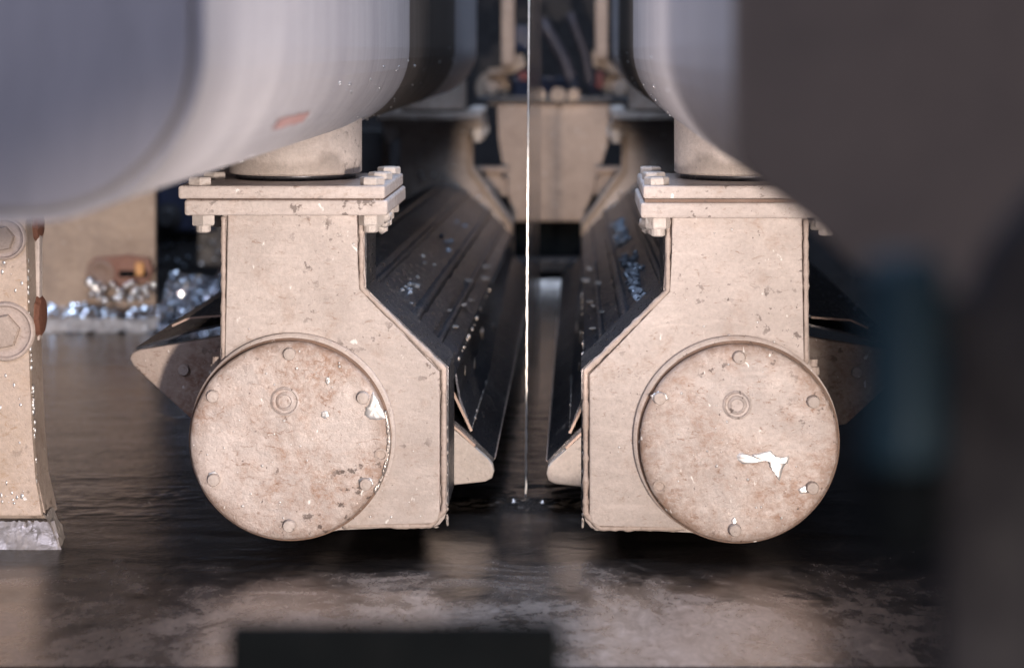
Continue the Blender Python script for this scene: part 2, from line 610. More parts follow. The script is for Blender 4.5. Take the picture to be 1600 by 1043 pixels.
bx = frange(-4.0, -1.2, 0.14) + frange(-1.2, -0.5, 0.02) + frange(-0.5, 0.35, 0.0045) + frange(0.35, 1.0, 0.03) + frange(1.0, 4.0, 0.2) + [4.0]
by = frange(-0.62, 0.12, 0.015) + frange(0.12, 0.62, 0.0045) + frange(0.62, 1.6, 0.014) + frange(1.6, 4.25, 0.08) + [4.25]
bm = bmesh.new()
grid = []
for y in by:
    row = []
    for x in bx:
        z = 0.0012 * noise.noise(Vector((x * 3.1, y * 5.0, 0.3)))
        z += 0.0008 * noise.noise(Vector((x * 11, y * 19.0, 1.3)))
        # ridge pushed up in front of the strip by the gas jets
        k = math.exp(-((y - 0.415 - 0.03 * abs(x - XC)) / 0.045) ** 2) * math.exp(-((x - XC) / 0.20) ** 4)
        if k > 0.01:
            z += k * (0.006 + 0.0085 * noise.noise(Vector((x * 38, y * 95, 2.0))) + 0.0050 * noise.noise(Vector((x * 90, y * 190, 5.0))))
        k2 = math.exp(-((x - XC) / 0.13) ** 4) * (1 if y > 0.44 else 0)
        if k2 > 0.01:
            z += k2 * 0.0022 * noise.noise(Vector((x * 14, y * 26, 9.0)))
        row.append(bm.verts.new((x, y, BATH + z)))
    grid.append(row)
for j in range(len(by) - 1):
    for i in range(len(bx) - 1):
        bm.faces.new((grid[j][i], grid[j][i + 1], grid[j + 1][i + 1], grid[j + 1][i]))
structure(obj('zinc_bath', bm, M['bath'], None, smooth=True))

structure(obj('pot_wall', box(-4.2, 4.2, 4.25, 4.6, -1.6, -0.50, 0.01), M['dark'], None))
structure(obj('pot_wall', box(-4.2, 4.2, -1.0, -0.62, -1.6, -0.786, 0.006), M['dark'], None))
structure(obj('pot_wall', box(-4.4, -4.0, -1.0, 4.6, -1.6, -0.5, 0.01), M['dark'], None))
structure(obj('pot_wall', box(4.0, 4.4, -1.0, 4.6, -1.6, -0.5, 0.01), M['dark'], None))
structure(obj('floor', box(-9, 9, -7, 11, -1.7, -1.6), M['dark'], None))
structure(obj('back_wall', box(-9, 9, 9.0, 9.3, -1.6, 5.0), M['dark'], None))

# ------------------------------------------------------------------ shared hardware
store = []


def proto(name, bm, mat, smooth=False):
    bmesh.ops.recalc_face_normals(bm, faces=bm.faces)
    me = bpy.data.meshes.new(name)
    bm.to_mesh(me)
    bm.free()
    me.materials.append(mat)
    if smooth:
        for p in me.polygons:
            p.use_smooth = True
    return me


def place(name, me, parent, loc, rot=None, scale=None, label=None):
    o = bpy.data.objects.new(name, me)
    COL.objects.link(o)
    o.parent = parent
    o['base'] = list(loc)
    o.location = Vector(loc) - base_of(parent)
    if rot:
        o.rotation_euler = rot
    if scale:
        o.scale = scale
    if label:
        o['label'] = label
    return o


bm = lathe([(0.0125, 0.0), (0.0125, 0.0), (0.0190, 0.0), (0.0195, 0.003), (0.0195, 0.010), (0.0175, 0.0125), (0.008, 0.0132)], (0, 0, 0), 'Z', 6)
ME_HEAD = proto('bolt_head', bm, M['bolt'])
bm = lathe([(0.0185, 0.0), (0.0195, -0.002), (0.0195, -0.015), (0.018, -0.0175), (0.0120, -0.018)], (0, 0, 0), 'Z', 6)
lathe([(0.0115, -0.0175), (0.0115, -0.027), (0.009, -0.029)], (0, 0, 0), 'Z', 14, bm)
ME_NUT = proto('nut', bm, M['bolt'])
ME_RIMBOLT = proto('cover_bolt', lathe([(0.0098, 0.001), (0.0098, -0.005), (0.0085, -0.0075), (0.004, -0.0082)], (0, 0, 0), 'Y', 16), M['disc0'], False)
ME_HOLE = proto('bolt_hole', lathe([(0.0095, 0.0012), (0.0105, -0.0015), (0.0072, -0.0018), (0.0062, 0.0005), (0.001, 0.0008)], (0, 0, 0), 'Y', 16), M['weld'])

# ------------------------------------------------------------------ air knives


def air_knife(m, label, zoff=0.0):
    X = lambda d: XC + m * d
    Z = lambda z: z + zoff
    root = thing('air_knife', (X(0.35), 1.6, BATH), label, 'air knife', 'air knives facing each other across the steel strip')
    side = 'right' if m > 0 else 'left'

    def outline(inset=0.0, circ=0.160):
        cd, cz = 0.349, -0.607
        i = inset
        pts = [(0.236 + i, -0.258), (0.236 + i, -0.376), (0.107 + i, -0.500 - i * 0.4), (0.107 + i, -0.722),
               (0.110 + i, -0.735), (0.118 + i * 0.8, -0.745 + i * .5), (0.130 + i * 0.4, -0.750 + i)]
        zb = -0.750 + i
        a0 = math.atan2(zb - cz, -math.sqrt(circ ** 2 - (zb - cz) ** 2))
        de = 0.459 - i - cd
        a1 = math.atan2(math.sqrt(circ ** 2 - de ** 2), de)
        a0 = a0 % (2 * math.pi)
        a1 = a1 % (2 * math.pi) + 2 * math.pi
        for k in range(29):
            a = a0 + (a1 - a0) * k / 28
            pts.append((cd + circ * math.cos(a), cz + circ * math.sin(a)))
        pts.append((0.459 - i, -0.258))
        return [(X(d), Z(z)) for d, z in pts]

    # front end housing: body with a welded-on face plate
    hs = obj('end_housing', prism(outline(), 0.012, 0.175, 0.003), M['cast'], root)
    obj('face_plate', prism(outline(0.010, 0.156), 0.001, 0.013, 0.003), M['cast'], hs)
    # dark weathered liner plates on the inner side, chamfer included
    bm = sheet([(X(0.2345), Z(-0.262)), (X(0.2345), Z(-0.3755)), (X(0.1055), Z(-0.4995)), (X(0.1055), Z(-0.715))], 0.020, 0.176, 0.0026)
    obj('side_liner', bm, M['sideface'], hs)
    # weld beads where the face plate meets the body
    bead = bmesh.new()
    path = [(X(d), 0.0065, Z(z)) for d, z in ((0.240, -0.262), (0.240, -0.374), (0.111, -0.500), (0.111, -0.722), (0.133, -0.745), (0.268, -0.745))]
    tube(resample(path, 0.006), 0.0046, 7, 0.45, bead)
    tube(resample([(X(0.456), 0.0065, Z(-0.262)), (X(0.456), 0.0065, Z(-0.488))], 0.006), 0.0044, 7, 0.45, bead)
    obj('weld_bead', bead, M['weld'], hs, smooth=True)
    # boss ring and round cover
    cd, cz = 0.349, -0.607
    ring = lathe([(0.157, 0.002), (0.1605, -0.001), (0.1605, -0.008), (0.157, -0.010), (0.120, -0.010)], (X(cd - 0.003), 0, Z(cz + 0.004)), 'Y', 96)
    obj('cover_seat', ring, M['cast'], root, smooth=False)
    obj('groove_shade_ring', lathe([(0.1500, -0.0095), (0.1500, -0.0112), (0.1578, -0.0112), (0.1578, -0.0095)], (X(cd), 0, Z(cz)), 'Y', 96), M['groove'], root)  # rust-brown ring with the shade of the cover groove put into its colour
    cover = obj('round_cover', lathe([(0.150, -0.010), (0.1535, -0.0125), (0.1535, -0.0235), (0.1500, -0.0262), (0.140, -0.0268), (0.06, -0.0275), (0.01, -0.0277)],
                                     (X(cd), 0, Z(cz)), 'Y', 128, jitter=0.006), M['disc'], root, smooth=True, origin=(X(cd), 0, Z(cz)))
    cover.data.polygons.foreach_set('use_smooth', [True] * len(cover.data.polygons))
    yf = -0.0272
    if m < 0:
        bolts = [(453, 552), (333.6, 618), (335, 748), (453, 820), (572, 755), (568, 620)]
        hole, plug = (596, 710), (446, 626)
    else:
        bolts = [(1155, 557), (1270.6, 626), (1269, 760.7), (1148, 826), (1030.6, 621)]
        hole, plug = (1031, 759), (1151.5, 632)
    sx = 0.9925

    def F(px, py):
        return ((px - 905) / 1000 * sx, (77 - py) / 1000 * sx)
    for i, (px, py) in enumerate(bolts):
        x, z = F(px, py)
        place('cover_bolt', ME_RIMBOLT, cover, (x, yf, z), (random.uniform(-.05, .05), random.random() * 3, 0), (1, 1 + random.random() * .5, 1))
    x, z = F(*hole)
    place('bolt_hole', ME_HOLE, cover, (x, yf - .0005, z))
    x, z = F(*plug)
    bm = lathe([(0.0215, 0.001), (0.0222, -0.0025), (0.0195, -0.0040), (0.0180, -0.0015), (0.0150, -0.0012), (0.0135, -0.0030), (0.0105, -0.0045), (0.0090, -0.0030), (0.0020, -0.0030)], (x, yf, z), 'Y', 40, jitter=0.03)
    obj('centre_plug', bm, M['disc'], cover, smooth=False)
    # brass nipple on the outer shoulder
    bm = lathe([(0.010, 0.0), (0.010, 0.012), (0.007, 0.013), (0.007, 0.024), (0.003, 0.025)], (X(0.470), 0.03, Z(-0.508)), 'Z', 10, jitter=0.2)
    obj('grease_nipple', bm, M['weld'], hs)

    # frozen zinc splashes on the cover
    def P(pts):
        return [F(a, b) for a, b in pts]
    if m < 0:
        shp = [[(583, 612), (590, 622), (598, 640), (604, 653), (590, 655), (578, 654), (570, 648), (571, 638), (577, 630)],
               [(502, 643), (508, 640), (514, 644), (514, 651), (508, 654), (502, 650)],
               [(560, 748), (570, 745), (582, 747), (584, 757), (575, 764), (563, 762)],
               [(510, 589), (515, 588), (516, 596), (512, 601), (509, 596)],
               [(327, 738), (336, 735), (344, 742), (342, 752), (333, 756), (325, 748)]]
    else:
        shp = [[(1151, 710), (1160, 706), (1172, 710), (1188, 707), (1203, 703), (1213, 711), (1224, 714), (1233, 712), (1231, 722), (1224, 728), (1221, 738), (1218, 751), (1214, 736), (1209, 725), (1202, 719), (1187, 718), (1174, 722), (1160, 724), (1152, 718)],
               [(1016, 617), (1028, 611), (1042, 615), (1045, 623), (1034, 628), (1022, 628)],
               [(1246, 764), (1256, 757), (1266, 760), (1262, 770), (1250, 770)],
               [(1142, 812), (1148, 806), (1152, 815), (1147, 821)]]
    for pts in shp:
        cxy = [sum(p[k] for p in pts) / len(pts) for k in (0, 1)]
        fine = []
        for a, b in zip(pts, pts[1:] + pts[:1]):
            for k in range(4):
                f = k / 4
                px = a[0] + (b[0] - a[0]) * f
                py = a[1] + (b[1] - a[1]) * f
                fine.append((px + random.uniform(-.8, .8), py + random.uniform(-.8, .8)))
        obj('zinc_splash', splash(P(fine), yf - 0.0004), M['splash'], cover, smooth=True)
    # scattered droplets on the fronts and along the edges
    dr = bmesh.new()
    for k in range(46):
        a, r = random.uniform(0, 6.283), 0.148 * math.sqrt(random.random())
        blob(dr, (X(cd) + r * math.cos(a), yf - 0.0005, Z(cz) + r * math.sin(a)), random.choice((.0008, .001, .0012, .0018, .0026)), (1, .5, 1))
    for k in range(34):
        d = random.uniform(0.13, 0.44)
        z = random.uniform(-0.74, -0.27)
        if d < 0.24 and z > -0.5 + (0.13 - d) * -0.9 - 0.13:
            continue
        blob(dr, (X(d), 0.0005, Z(z)), random.choice((.0008, .001, .0014, .0022)), (1, .5, 1))
    obj('zinc_droplets', dr, M['splash'], hs, kind='stuff', smooth=True)
    # dull zinc skin caught along the lower edges
    ek = bmesh.new()
    for k in range(26):
        f = random.random() ** 2.2
        blob(ek, (X(0.1065), 0.014 + random.random() * 0.015, Z(-0.745 + f * 0.20)), random.uniform(.0015, .004), (.8, 1, random.uniform(1.0, 1.8)))
    for k in range(22):
        a = random.uniform(math.pi * 0.95, 1.95 * math.pi)
        blob(ek, (X(cd) + .1525 * math.cos(a), -0.02 + random.random() * .008, Z(cz) + .1525 * math.sin(a)), random.uniform(.001, .003))
    for k in range(18):
        blob(ek, (X(random.uniform(0.12, 0.26)), 0.010 + random.random() * .02, Z(-0.7485)), random.uniform(.0012, .003), (2.2, 1, .8))
    obj('zinc_rind', ek, M['crust'], hs, kind='stuff', smooth=True)
    # lit zinc scab running down the cover edge
    if m < 0:
        sm_ = [(X(cd) + .1545 * math.cos(math.radians(q)), -0.0215, Z(cz) + .1545 * math.sin(math.radians(q))) for q in range(-30, 18, 1)]
        sb = tube(sm_, 0.0034, 7, 0.4)
        for k in range(14):
            q = math.radians(random.uniform(-30, 10))
            blob(sb, (X(cd) + .1535 * math.cos(q), -0.025, Z(cz) + .1535 * math.sin(q)), random.uniform(.002, .004), (1, .6, 2))
        obj('zinc_scab', sb, M['footzinc'], cover, kind='stuff', smooth=True)

    # lower flange with nuts (front)
    fl = obj('lower_flange', box(X(0.196), X(0.511), -0.030, 0.325, Z(-0.2575), Z(-0.2335), 0.004), M['cast'], root)
    for d in (0.224, 0.486):
        for y in (0.0, 0.125, 0.285):
            place('nut', ME_NUT, fl, (X(d), y, Z(-0.2575)), (0, 0, random.random()), (1, 1, 1 + random.uniform(-.05, .1)))
    cl = bmesh.new()
    for k in range(16):
        blob(cl, (X(0.204 + random.random() * .014), 0.02 + random.random() * .06, Z(-0.262 - random.random() * .022)), random.uniform(.006, .012))
    obj('zinc_lump', cl, M['bolt'], fl, kind='stuff', smooth=True)

    # rear end housing
    yr = 3.40

    def rear(p):
        return p
    rh = obj('end_housing', prism([(X(d), Z(z)) for d, z in ((0.236, -0.245), (0.236, -0.372), (0.107, -0.545), (0.107, -0.74), (0.46, -0.74), (0.46, -0.245))], yr, yr + .17, 0.006), M['rearcast'], root)
    bead = bmesh.new()
    tube(resample([(X(0.243), yr - .004, Z(-0.262)), (X(0.243), yr - .004, Z(-0.374)), (X(0.114), yr - .004, Z(-0.547)), (X(0.114), yr - .004, Z(-0.73))], 0.02), 0.0065, 7, 0.2, bead)
    obj('weld_bead', bead, M['tan'], rh, smooth=True)
    rf = obj('lower_flange', box(X(0.196), X(0.511), yr - 0.05, yr + 0.28, Z(-0.245), Z(-0.220), 0.004), M['rearcast'], root)
    for d in (0.216, 0.486):
        for y in (-0.02, 0.23):
            place('nut', ME_NUT, rf, (X(d), yr + y, Z(-0.245)), None, (1.3, 1.3, 1.5))
    dr = bmesh.new()
    for k in range(26):
        d = random.uniform(0.13, 0.40)
        z = random.uniform(-0.62, -0.25)
        if z > -0.372 - (0.236 - d) * 1.34 and d < 0.236:
            continue
        blob(dr, (X(d), yr - 0.004, Z(z)), random.uniform(.003, .0065))
    obj('zinc_droplets', dr, M['zinc'], rh, kind='stuff', smooth=True)

    # body tube and hood sheets between the two housings
    obj('body_tube', lathe([(0.155, 0.17), (0.155, yr)], (X(cd), 0, Z(cz)), 'Y', 48), M['dark'], root, smooth=True)
    y0 = 0.345
    prof = [(0.565, -0.488), (0.535, -0.470), (0.47, -0.455), (0.42, -0.405), (0.36, -0.377), (0.31, -0.374), (0.268, -0.392), (0.200, -0.452), (0.1105, -0.531)]
    bmh = sheet([(X(d), Z(z)) for d, z in prof[2:7]], y0 - .16, yr, 0.003, 14, 0.004)
    obj('hood_sheet', bmh, M['hood'], root, sag=True)
    bmh = sheet([(X(d), Z(z)) for d, z in ((0.262, -0.387), (0.200, -0.442), (0.150, -0.486))], y0 - .165, yr, 0.004, 14, 0.002)
    obj('hood_sheet', bmh, M['hood'], root, sag=True)
    bmh = sheet([(X(d), Z(z)) for d, z in ((0.166, -0.480), (0.1125, -0.527), (0.1085, -0.545))], y0 - .168, yr, 0.005, 14, 0.001)
    obj('hood_sheet', bmh, M['hood'], root, sag=True)
    bmh = sheet([(X(d), Z(z)) for d, z in ((0.116, -0.541), (0.106, -0.60), (0.086, -0.655))], y0 + .01, yr, 0.0035, 14, 0.002)
    cov = obj('cover_sheet', bmh, M['hood'], root, sag=True)
    ed = sheet([(X(d), Z(z)) for d, z in ((0.1165, -0.590), (0.106, -0.612), (0.0845, -0.657))], y0 + .003, y0 + .0095, 0.0042)
    obj('sheet_edge', ed, M['copper'], cov)
    # knife blade with its lip
    bl = prism([(X(0.150), Z(-0.610)), (X(0.098), Z(-0.652)), (X(0.0465), Z(-0.7030)), (X(0.0450), Z(-0.7065)), (X(0.0480), Z(-0.712)), (X(0.16), Z(-0.735))], y0 + 0.004, yr, 0.001)
    bl = obj('knife_blade', bl, M['blade'], root)
    lip = bmesh.new()
    tube(resample([(X(0.0445), y0 + .01, Z(-0.7055)), (X(0.0445), 2.4, Z(-0.7055))], 0.012), 0.0011, 5, 0.9, lip)
    obj('lip_edge', lip, M['copper'], bl)
    # triangular end plate of the blade
    ep = [(0.165, -0.610), (0.104, -0.660), (0.056, -0.702), (0.0475, -0.712), (0.0450, -0.724), (0.0485, -0.735), (0.060, -0.741), (0.165, -0.752)]
    epl = obj('end_plate', prism([(X(d), Z(z)) for d, z in ep], y0 - 0.014, y0 + 0.003, 0.003), M['cream'], root, 'clean cream triangular end plate beside the strip')
    sl = sheet([(X(d), Z(z)) for d, z in ((0.170, -0.601), (0.1045, -0.655), (0.078, -0.680))], y0 - .013, y0 + .02, 0.0042)
    obj('sheet_edge', sl, M['copper'], epl)
    # long ribs and seams on the hood
    for (d, z, r) in ((0.248, -0.4000, 0.0085), (0.181, -0.459, 0.0120), (0.139, -0.5000, 0.0075), (0.330, -0.374, 0.0080)):
        rb = bmesh.new()
        tube(resample([(X(d), y0 - .15, Z(z)), (X(d), yr, Z(z))], 0.06), r, 6, 0.25, rb)
        obj('hood_rib', rb, M['hood'], root, smooth=True, sag=True)
    sm = bmesh.new()
    for (d, z, y1, r) in ((0.1095, -0.5365, 2.6, .0017), (0.0852, -0.6545, 1.6, .0013), (0.1655, -0.4805, 2.9, .0016), (0.2615, -0.3880, 2.9, .0014)):
        tube(resample([(X(d), y0 - .12 if d > .15 else y0 + .01, Z(z)), (X(d), y1, Z(z))], 0.010), r, 5, 0.8, sm)  # pale lines imitating light caught on the seam edges
    for k in range(26):
        y = y0 + random.random() ** 1.5 * 1.5
        blob(sm, (X(0.1095 + random.uniform(-.002, .002)), y, Z(-0.536)), random.uniform(.002, .0055), (1, 3.0, 1), .8)
    for k in range(14):
        y = y0 + random.random() ** 1.4 * 1.0
        blob(sm, (X(0.0855), y, Z(-0.654)), random.uniform(.0015, .0035), (1, 2.5, 1), .8)
    obj('seam_scale_lit_edge', sm, M['crust'], root, kind='stuff', smooth=True, sag=True)
    # zinc crumbs lying on the sloping hood
    cr = bmesh.new()
    for k in range(240 if m > 0 else 36):
        y = random.uniform(0.30, 2.6)
        f = min(1, max(0, random.gauss(0.40, 0.13)))
        if noise.noise(Vector((y * 2.3, f * 3, m * 5))) < -0.05:
            continue
        d = 0.185 + f * 0.055
        z = -0.452 + (d - 0.185) * 0.9 + 0.003
        blob(cr, (X(d), y, Z(z)), random.uniform(.002, .0075) * (1.3 if m > 0 else 0.9), (1.2, 1.6, .8), 0.7)
    obj('zinc_crumbs', cr, M['flake'], root, kind='stuff', sag=True)
    ch = bmesh.new()
    for (f, y, r) in ((0.35, 0.62, .012), (0.5, 0.95, .016), (0.28, 1.15, .013), (0.65, 1.4, .02), (0.4, 1.9, .022), (0.7, 0.75, .009), (0.2, 1.7, .02), (0.55, 0.55, .008)):
        d = 0.112 + f * 0.055
        blob(ch, (X(d), y, Z(-0.5255 + f * .0485 + 0.002)), r, (1.0, 1.8, .16), 0.9)
    for (f, y, r) in ((0.5, 0.8, .012), (0.4, 1.2, .016), (0.7, 1.6, .02), (0.3, 0.55, .009)):
        blob(ch, (X(0.114 - f * 0.026), y, Z(-0.545 - f * .11)), r, (.2, 1.8, 1.0), 0.9)
    obj('zinc_scale', ch, M['crust'], root, kind='stuff', sag=True)

    # outer wing: dark sloping plate with a rusty end plate
    obj('wing_plate', sheet([(X(d), Z(z)) for d, z in ((0.664, -0.5165), (0.56, -0.4850), (0.44, -0.4600))], y0 + 0.012, yr, 0.004, 4), M['hood'], root)
    up = sheet([(X(d), Z(z)) for d, z in ((0.650, -0.5085), (0.575, -0.4700), (0.553, -0.4590), (0.50, -0.4560), (0.42, -0.40))], y0 + .016, yr, 0.0035, 12, 0.0)
    up = obj('cover_sheet', sheet([(X(d), Z(z)) for d, z in ((0.597, -0.4745), (0.568, -0.4610), (0.50, -0.4560), (0.44, -0.425))], y0 - .005, yr, 0.003, 12, 0.0), M['hood'], root)
    obj('sheet_edge', sheet([(X(d), Z(z)) for d, z in ((0.5975, -0.4745), (0.568, -0.4610), (0.50, -0.4560))], y0 - .011, y0 - .0055, 0.0036), M['copper'], up)
    wp = [(0.668, -0.522), (0.655, -0.516), (0.42, -0.478), (0.42, -0.66), (0.560, -0.640), (0.664, -0.545), (0.671, -0.532)]
    we = obj('wing_end_plate', prism([(X(d), Z(z)) for d, z in wp], y0 - 0.006, y0 + 0.011, 0.003), M['wing'], root, 'rust-spotted triangular end plate with a zinc-flecked tip')
    place('rivet', ME_RIMBOLT, we, (X(0.578), y0 - .006, Z(-0.550)))
    if m > 0:
        bd = bmesh.new()
        for k in range(70):
            y = random.uniform(0.5, 1.6)
            d = random.uniform(0.56, 0.66)
            blob(bd, (X(d), y, Z(-0.485 - (d - .56) * .3 + .003)), random.uniform(.002, .006), lump=.8)
        obj('zinc_crumbs', bd, M['flake'], root, kind='stuff')
    return root


air_knife(-1, 'cream air knife left of the steel strip, white zinc splash on its cover rim')
air_knife(1, 'cream air knife right of the steel strip, hooked white zinc splash on its cover', -0.004)

# ------------------------------------------------------------------ ducts above the knives


def supply_duct(m, s0, label):
    X = lambda d: XC + m * d
    yf = D0 * (s0 - 1)
    root = thing('supply_duct', (X(0.42), 1.0, -0.137), label, 'duct', 'air supply ducts above the knives')
    r, d0, d1, zb, zt = 0.14, 0.195, 0.80, -0.137, 0.62

    def sec(grow=0.0):
        pts = []
        for k in range(13):
            a = math.pi + (math.pi / 2) * k / 12
            pts.append((d0 + r + (r + grow) * math.cos(a), zb + r + (r + grow) * math.sin(a)))
        for k in range(13):
            a = 1.5 * math.pi + (math.pi / 2) * k / 12
            pts.append((d1 - r + (r + grow) * math.cos(a), zb + r + (r + grow) * math.sin(a)))
        pts += [(d1 + grow, zt + grow), (d0 - grow, zt + grow)]
        return [(X(d), z) for d, z in pts]
    ys = (yf, 0.395, 1.78, 3.50)
    bm = prism(sec(), yf, 0.397, 0.006, 3)
    body = obj('duct_section', bm, M['duct'], root, smooth=False)
    obj('duct_section', prism(sec(-0.001), 0.400, 1.80), M['duct_dusty_shaded'], root, 'dusty middle section of the duct, its shade painted in dark brown')
    obj('duct_section', prism(sec(-0.002), 1.803, 2.93), M['duct'], root)
    if m < 0:
        pl = sec(-0.012)
        obj('end_panel', prism(pl, yf - 0.006, yf + 0.004, 0.004), M['cap'], root)
        p0, p1 = Vector((X(d0 + r * .30), 0, zb + r * .29)), 0
        # red paint mark on the rounded lower corner
        a0 = 1.5 * math.pi - math.radians(57)
        mk = bmesh.new()
        ring = []
        for j in range(9):
            y = -1.09 + j * 0.0325
            for i in range(4):
                a = a0 + math.radians(2.0 * i + (1.2 * noise.noise(Vector((j * .9, i, 3)))))
                ring.append(mk.verts.new((X(d0 + r + (r + .0012) * math.cos(a)), y, zb + r + (r + .0012) * math.sin(a))))
        for j in range(8):
            for i in range(3):
                mk.faces.new((ring[j * 4 + i], ring[j * 4 + i + 1], ring[j * 4 + i + 5], ring[j * 4 + i + 4]))
        obj('paint_mark', mk, M['red'], body, 'faded red paint mark')
    else:
        out = [(1145, -470), (1145, 215), (1152, 252), (1178, 284), (1222, 316), (1262, 347), (1330, 412), (1420, 460), (1600, 500), (1800, 500), (1800, -470)]
        pts = [((px - 905) * s0 / 1000, (77 - py) * s0 / 1000) for px, py in out]
        obj('end_panel', prism(pts, yf - 0.020, yf - 0.002, 0.004), M['shroud'], root, 'dark brown-grey end panel close to the lens')
    # small zinc beads on the side
    dr = bmesh.new()
    for k in range(46):
        a = math.pi + math.radians(random.uniform(0, 75))
        y = random.uniform(-1.0, 2.6)
        blob(dr, (X(d0 + r + r * math.cos(a)), y, zb + r + r * math.sin(a)), random.uniform(.001, .003))
    obj('zinc_droplets', dr, M['zinc'], root, kind='stuff', smooth=True)
    for (yc, mat, zf, name) in ((0.185, M['cast'], -0.2318, 'front'), (3.52, M['rearcast'], -0.2185, 'rear')):
        pr = [(0.1085, -0.11), (0.1085, zf + 0.016 + 0.008), (0.1075, zf + 0.030), (0.1080, zf + 0.0225)]
        c = (X(0.366), yc, 0)
        obj('drop_pipe', lathe([(0.1085, -0.10), (0.1085, zf + 0.0315), (0.106, zf + 0.0290), (0.09, zf + 0.0285)], c, 'Z', 64), M['cream'] if name == 'front' else mat, root, smooth=False)
        obj('pipe_collar', lathe([(0.098, zf + 0.034), (0.098, zf + 0.0205)], c, 'Z', 48), M['sideface'], root, smooth=True)
        fl = obj('upper_flange', box(X(0.2), X(0.511 + .010), yc - 0.213, yc + 0.135, zf, zf + 0.0205, 0.004), mat, root)
        obj('gasket', box(X(0.2025), X(0.508), yc - 0.2115, yc + 0.13, (-0.2332 + (0 if m < 0 else -0.004)) if name == 'front' else zf - .0012, zf - 0.0003), M['groove'], fl)
        for d in (0.222, 0.491):
            for y in (-0.188, -0.05, 0.11):
                big = 1.25 if name == 'rear' else 1.0
                place('bolt_head', ME_HEAD, fl, (X(d), yc + y, zf + 0.0203), (0, 0, random.random()), (big, big, 1.0 * big))
    return root


supply_duct(-1, 0.506, 'left grey sheet-metal duct with rounded bottom, faded red paint mark above the drop pipe')
supply_duct(1, 0.39, 'right grey sheet-metal duct with rounded bottom, its dark end panel filling the upper right')

# ------------------------------------------------------------------ the steel strip
st = thing('steel_strip', (XC, 1.1, BATH), 'thin shiny steel strip seen edge-on, rising from the dark zinc bath between the air knives', 'steel strip')
t_ = 0.0018
bm = bmesh.new()
add_box(bm, -0.0950 - t_ / 2, -0.0950 + t_ / 2, 0.478, 1.80, -0.85, 1.6)
for v in bm.verts:
    v.co.x += (v.co.z + 0.78) * 0.0064
obj('strip_face', bm, M['strip'], st)
pts = []
z = -0.80
while z < 1.6:
    jit = 0.0008 * noise.noise(Vector((0, 0, z * 60))) * (1.0 if z < -0.3 else 0.35)
    pts.append((-0.0950 + (z + 0.78) * 0.0064 + jit, 0.477, z))
    z += 0.006
obj('coated_edge', tube(pts, 0.0019, 6, 0.35), M['stripedge'], st, smooth=True)

# ------------------------------------------------------------------ post at the left edge
sp = thing('support_bracket', (-0.95, 0.04, BATH), 'tan steel bracket with big bolts standing in the zinc at the left edge', 'bracket')
PY = 0.10
L = lambda px, py, s=1.03: ((px - 905) * s / 1000, (77 - py) * s / 1000)
pts = [L(-40, 120), L(38, 120), L(40, 351), L(46, 569), L(51, 683), L(56, 750), L(66, 806), L(-40, 806)]
obj('front_plate', prism(pts, PY, PY + 0.012, 0.003), M['post'], sp)
pts = [L(-40, 120), L(38, 120), L(40, 351), L(45.5, 569), L(50.5, 683), L(56, 750), L(70, 812), L(-40, 812)]
obj('side_web', prism(pts, PY + 0.0125, PY + 0.085, 0.002), M['rearcast'], sp)
bm = box(-0.896, -0.883, PY + 0.060, PY + 0.082, -0.477, -0.02, 0.003)
obj('side_strip', bm, M['cast'], sp)
for (px, py, r) in ((9, 372, 0.034), (10, 517, 0.047)):
    x, z = L(px, py)
    wsh = obj('washer', lathe([(r, 0.001), (r + .001, -0.004), (r * .97, -0.008), (r * .90, -0.009), (r * .84, -0.005), (r * .72, -0.004), (0.004, -0.004)], (x, PY, z), 'Y', 48), M['weld'], sp)
    rb = r * 0.62
    obj('bolt_head', lathe([(rb, -0.004), (rb, -0.012), (rb * .92, -0.015), (rb * .3, -0.0155)], (x - .004, PY, z), 'Y', 6, phase=0.2), M['rearcast'], wsh)
for (px, py, r) in ((60, 350, 0.030), (63, 492, 0.036)):
    x, z = L(px, py, 1.054)
    obj('rusty_disc', lathe([(r, 0.0), (r, 0.006), (r * .8, 0.011), (r * .3, 0.013)], (x - 0.004, PY + 0.074, z), 'X', 28, jitter=0.08), M['rust'], sp)
bm = crumple((-0.98, PY - 0.030, BATH - 0.003), (0.155, 0, 0), (-0.018, 0.026, 0.043), 44, 9, 0.0016, 40)
obj('zinc_foot', bm, M['footzinc'], sp, smooth=True)
bm = crumple((-0.828, PY - 0.030, BATH - 0.003), (-0.010, 0.085, 0.0), (-0.026, 0.016, 0.055), 18, 8, 0.0030, 30)
obj('zinc_foot', bm, M['crust'], sp)
dr = bmesh.new()
for k in range(46):
    z = -0.73 + 0.43 * random.random() ** 2.0
    x = random.uniform(-0.95, -0.890)
    blob(dr, (x, PY - 0.0005, z), random.uniform(.0006, .0032), (1, .4, random.uniform(.8, 2.0)))
for k in range(60):
    z = -0.73 + 0.40 * random.random()
    f = (z + .73) / .4
    blob(dr, (-0.874 - f * .017, PY + 0.005 + random.random() * .01, z), random.uniform(.0008, .003), (1, 1, 2))
obj('zinc_flecks', dr, M['splash'], sp, kind='stuff', smooth=True)

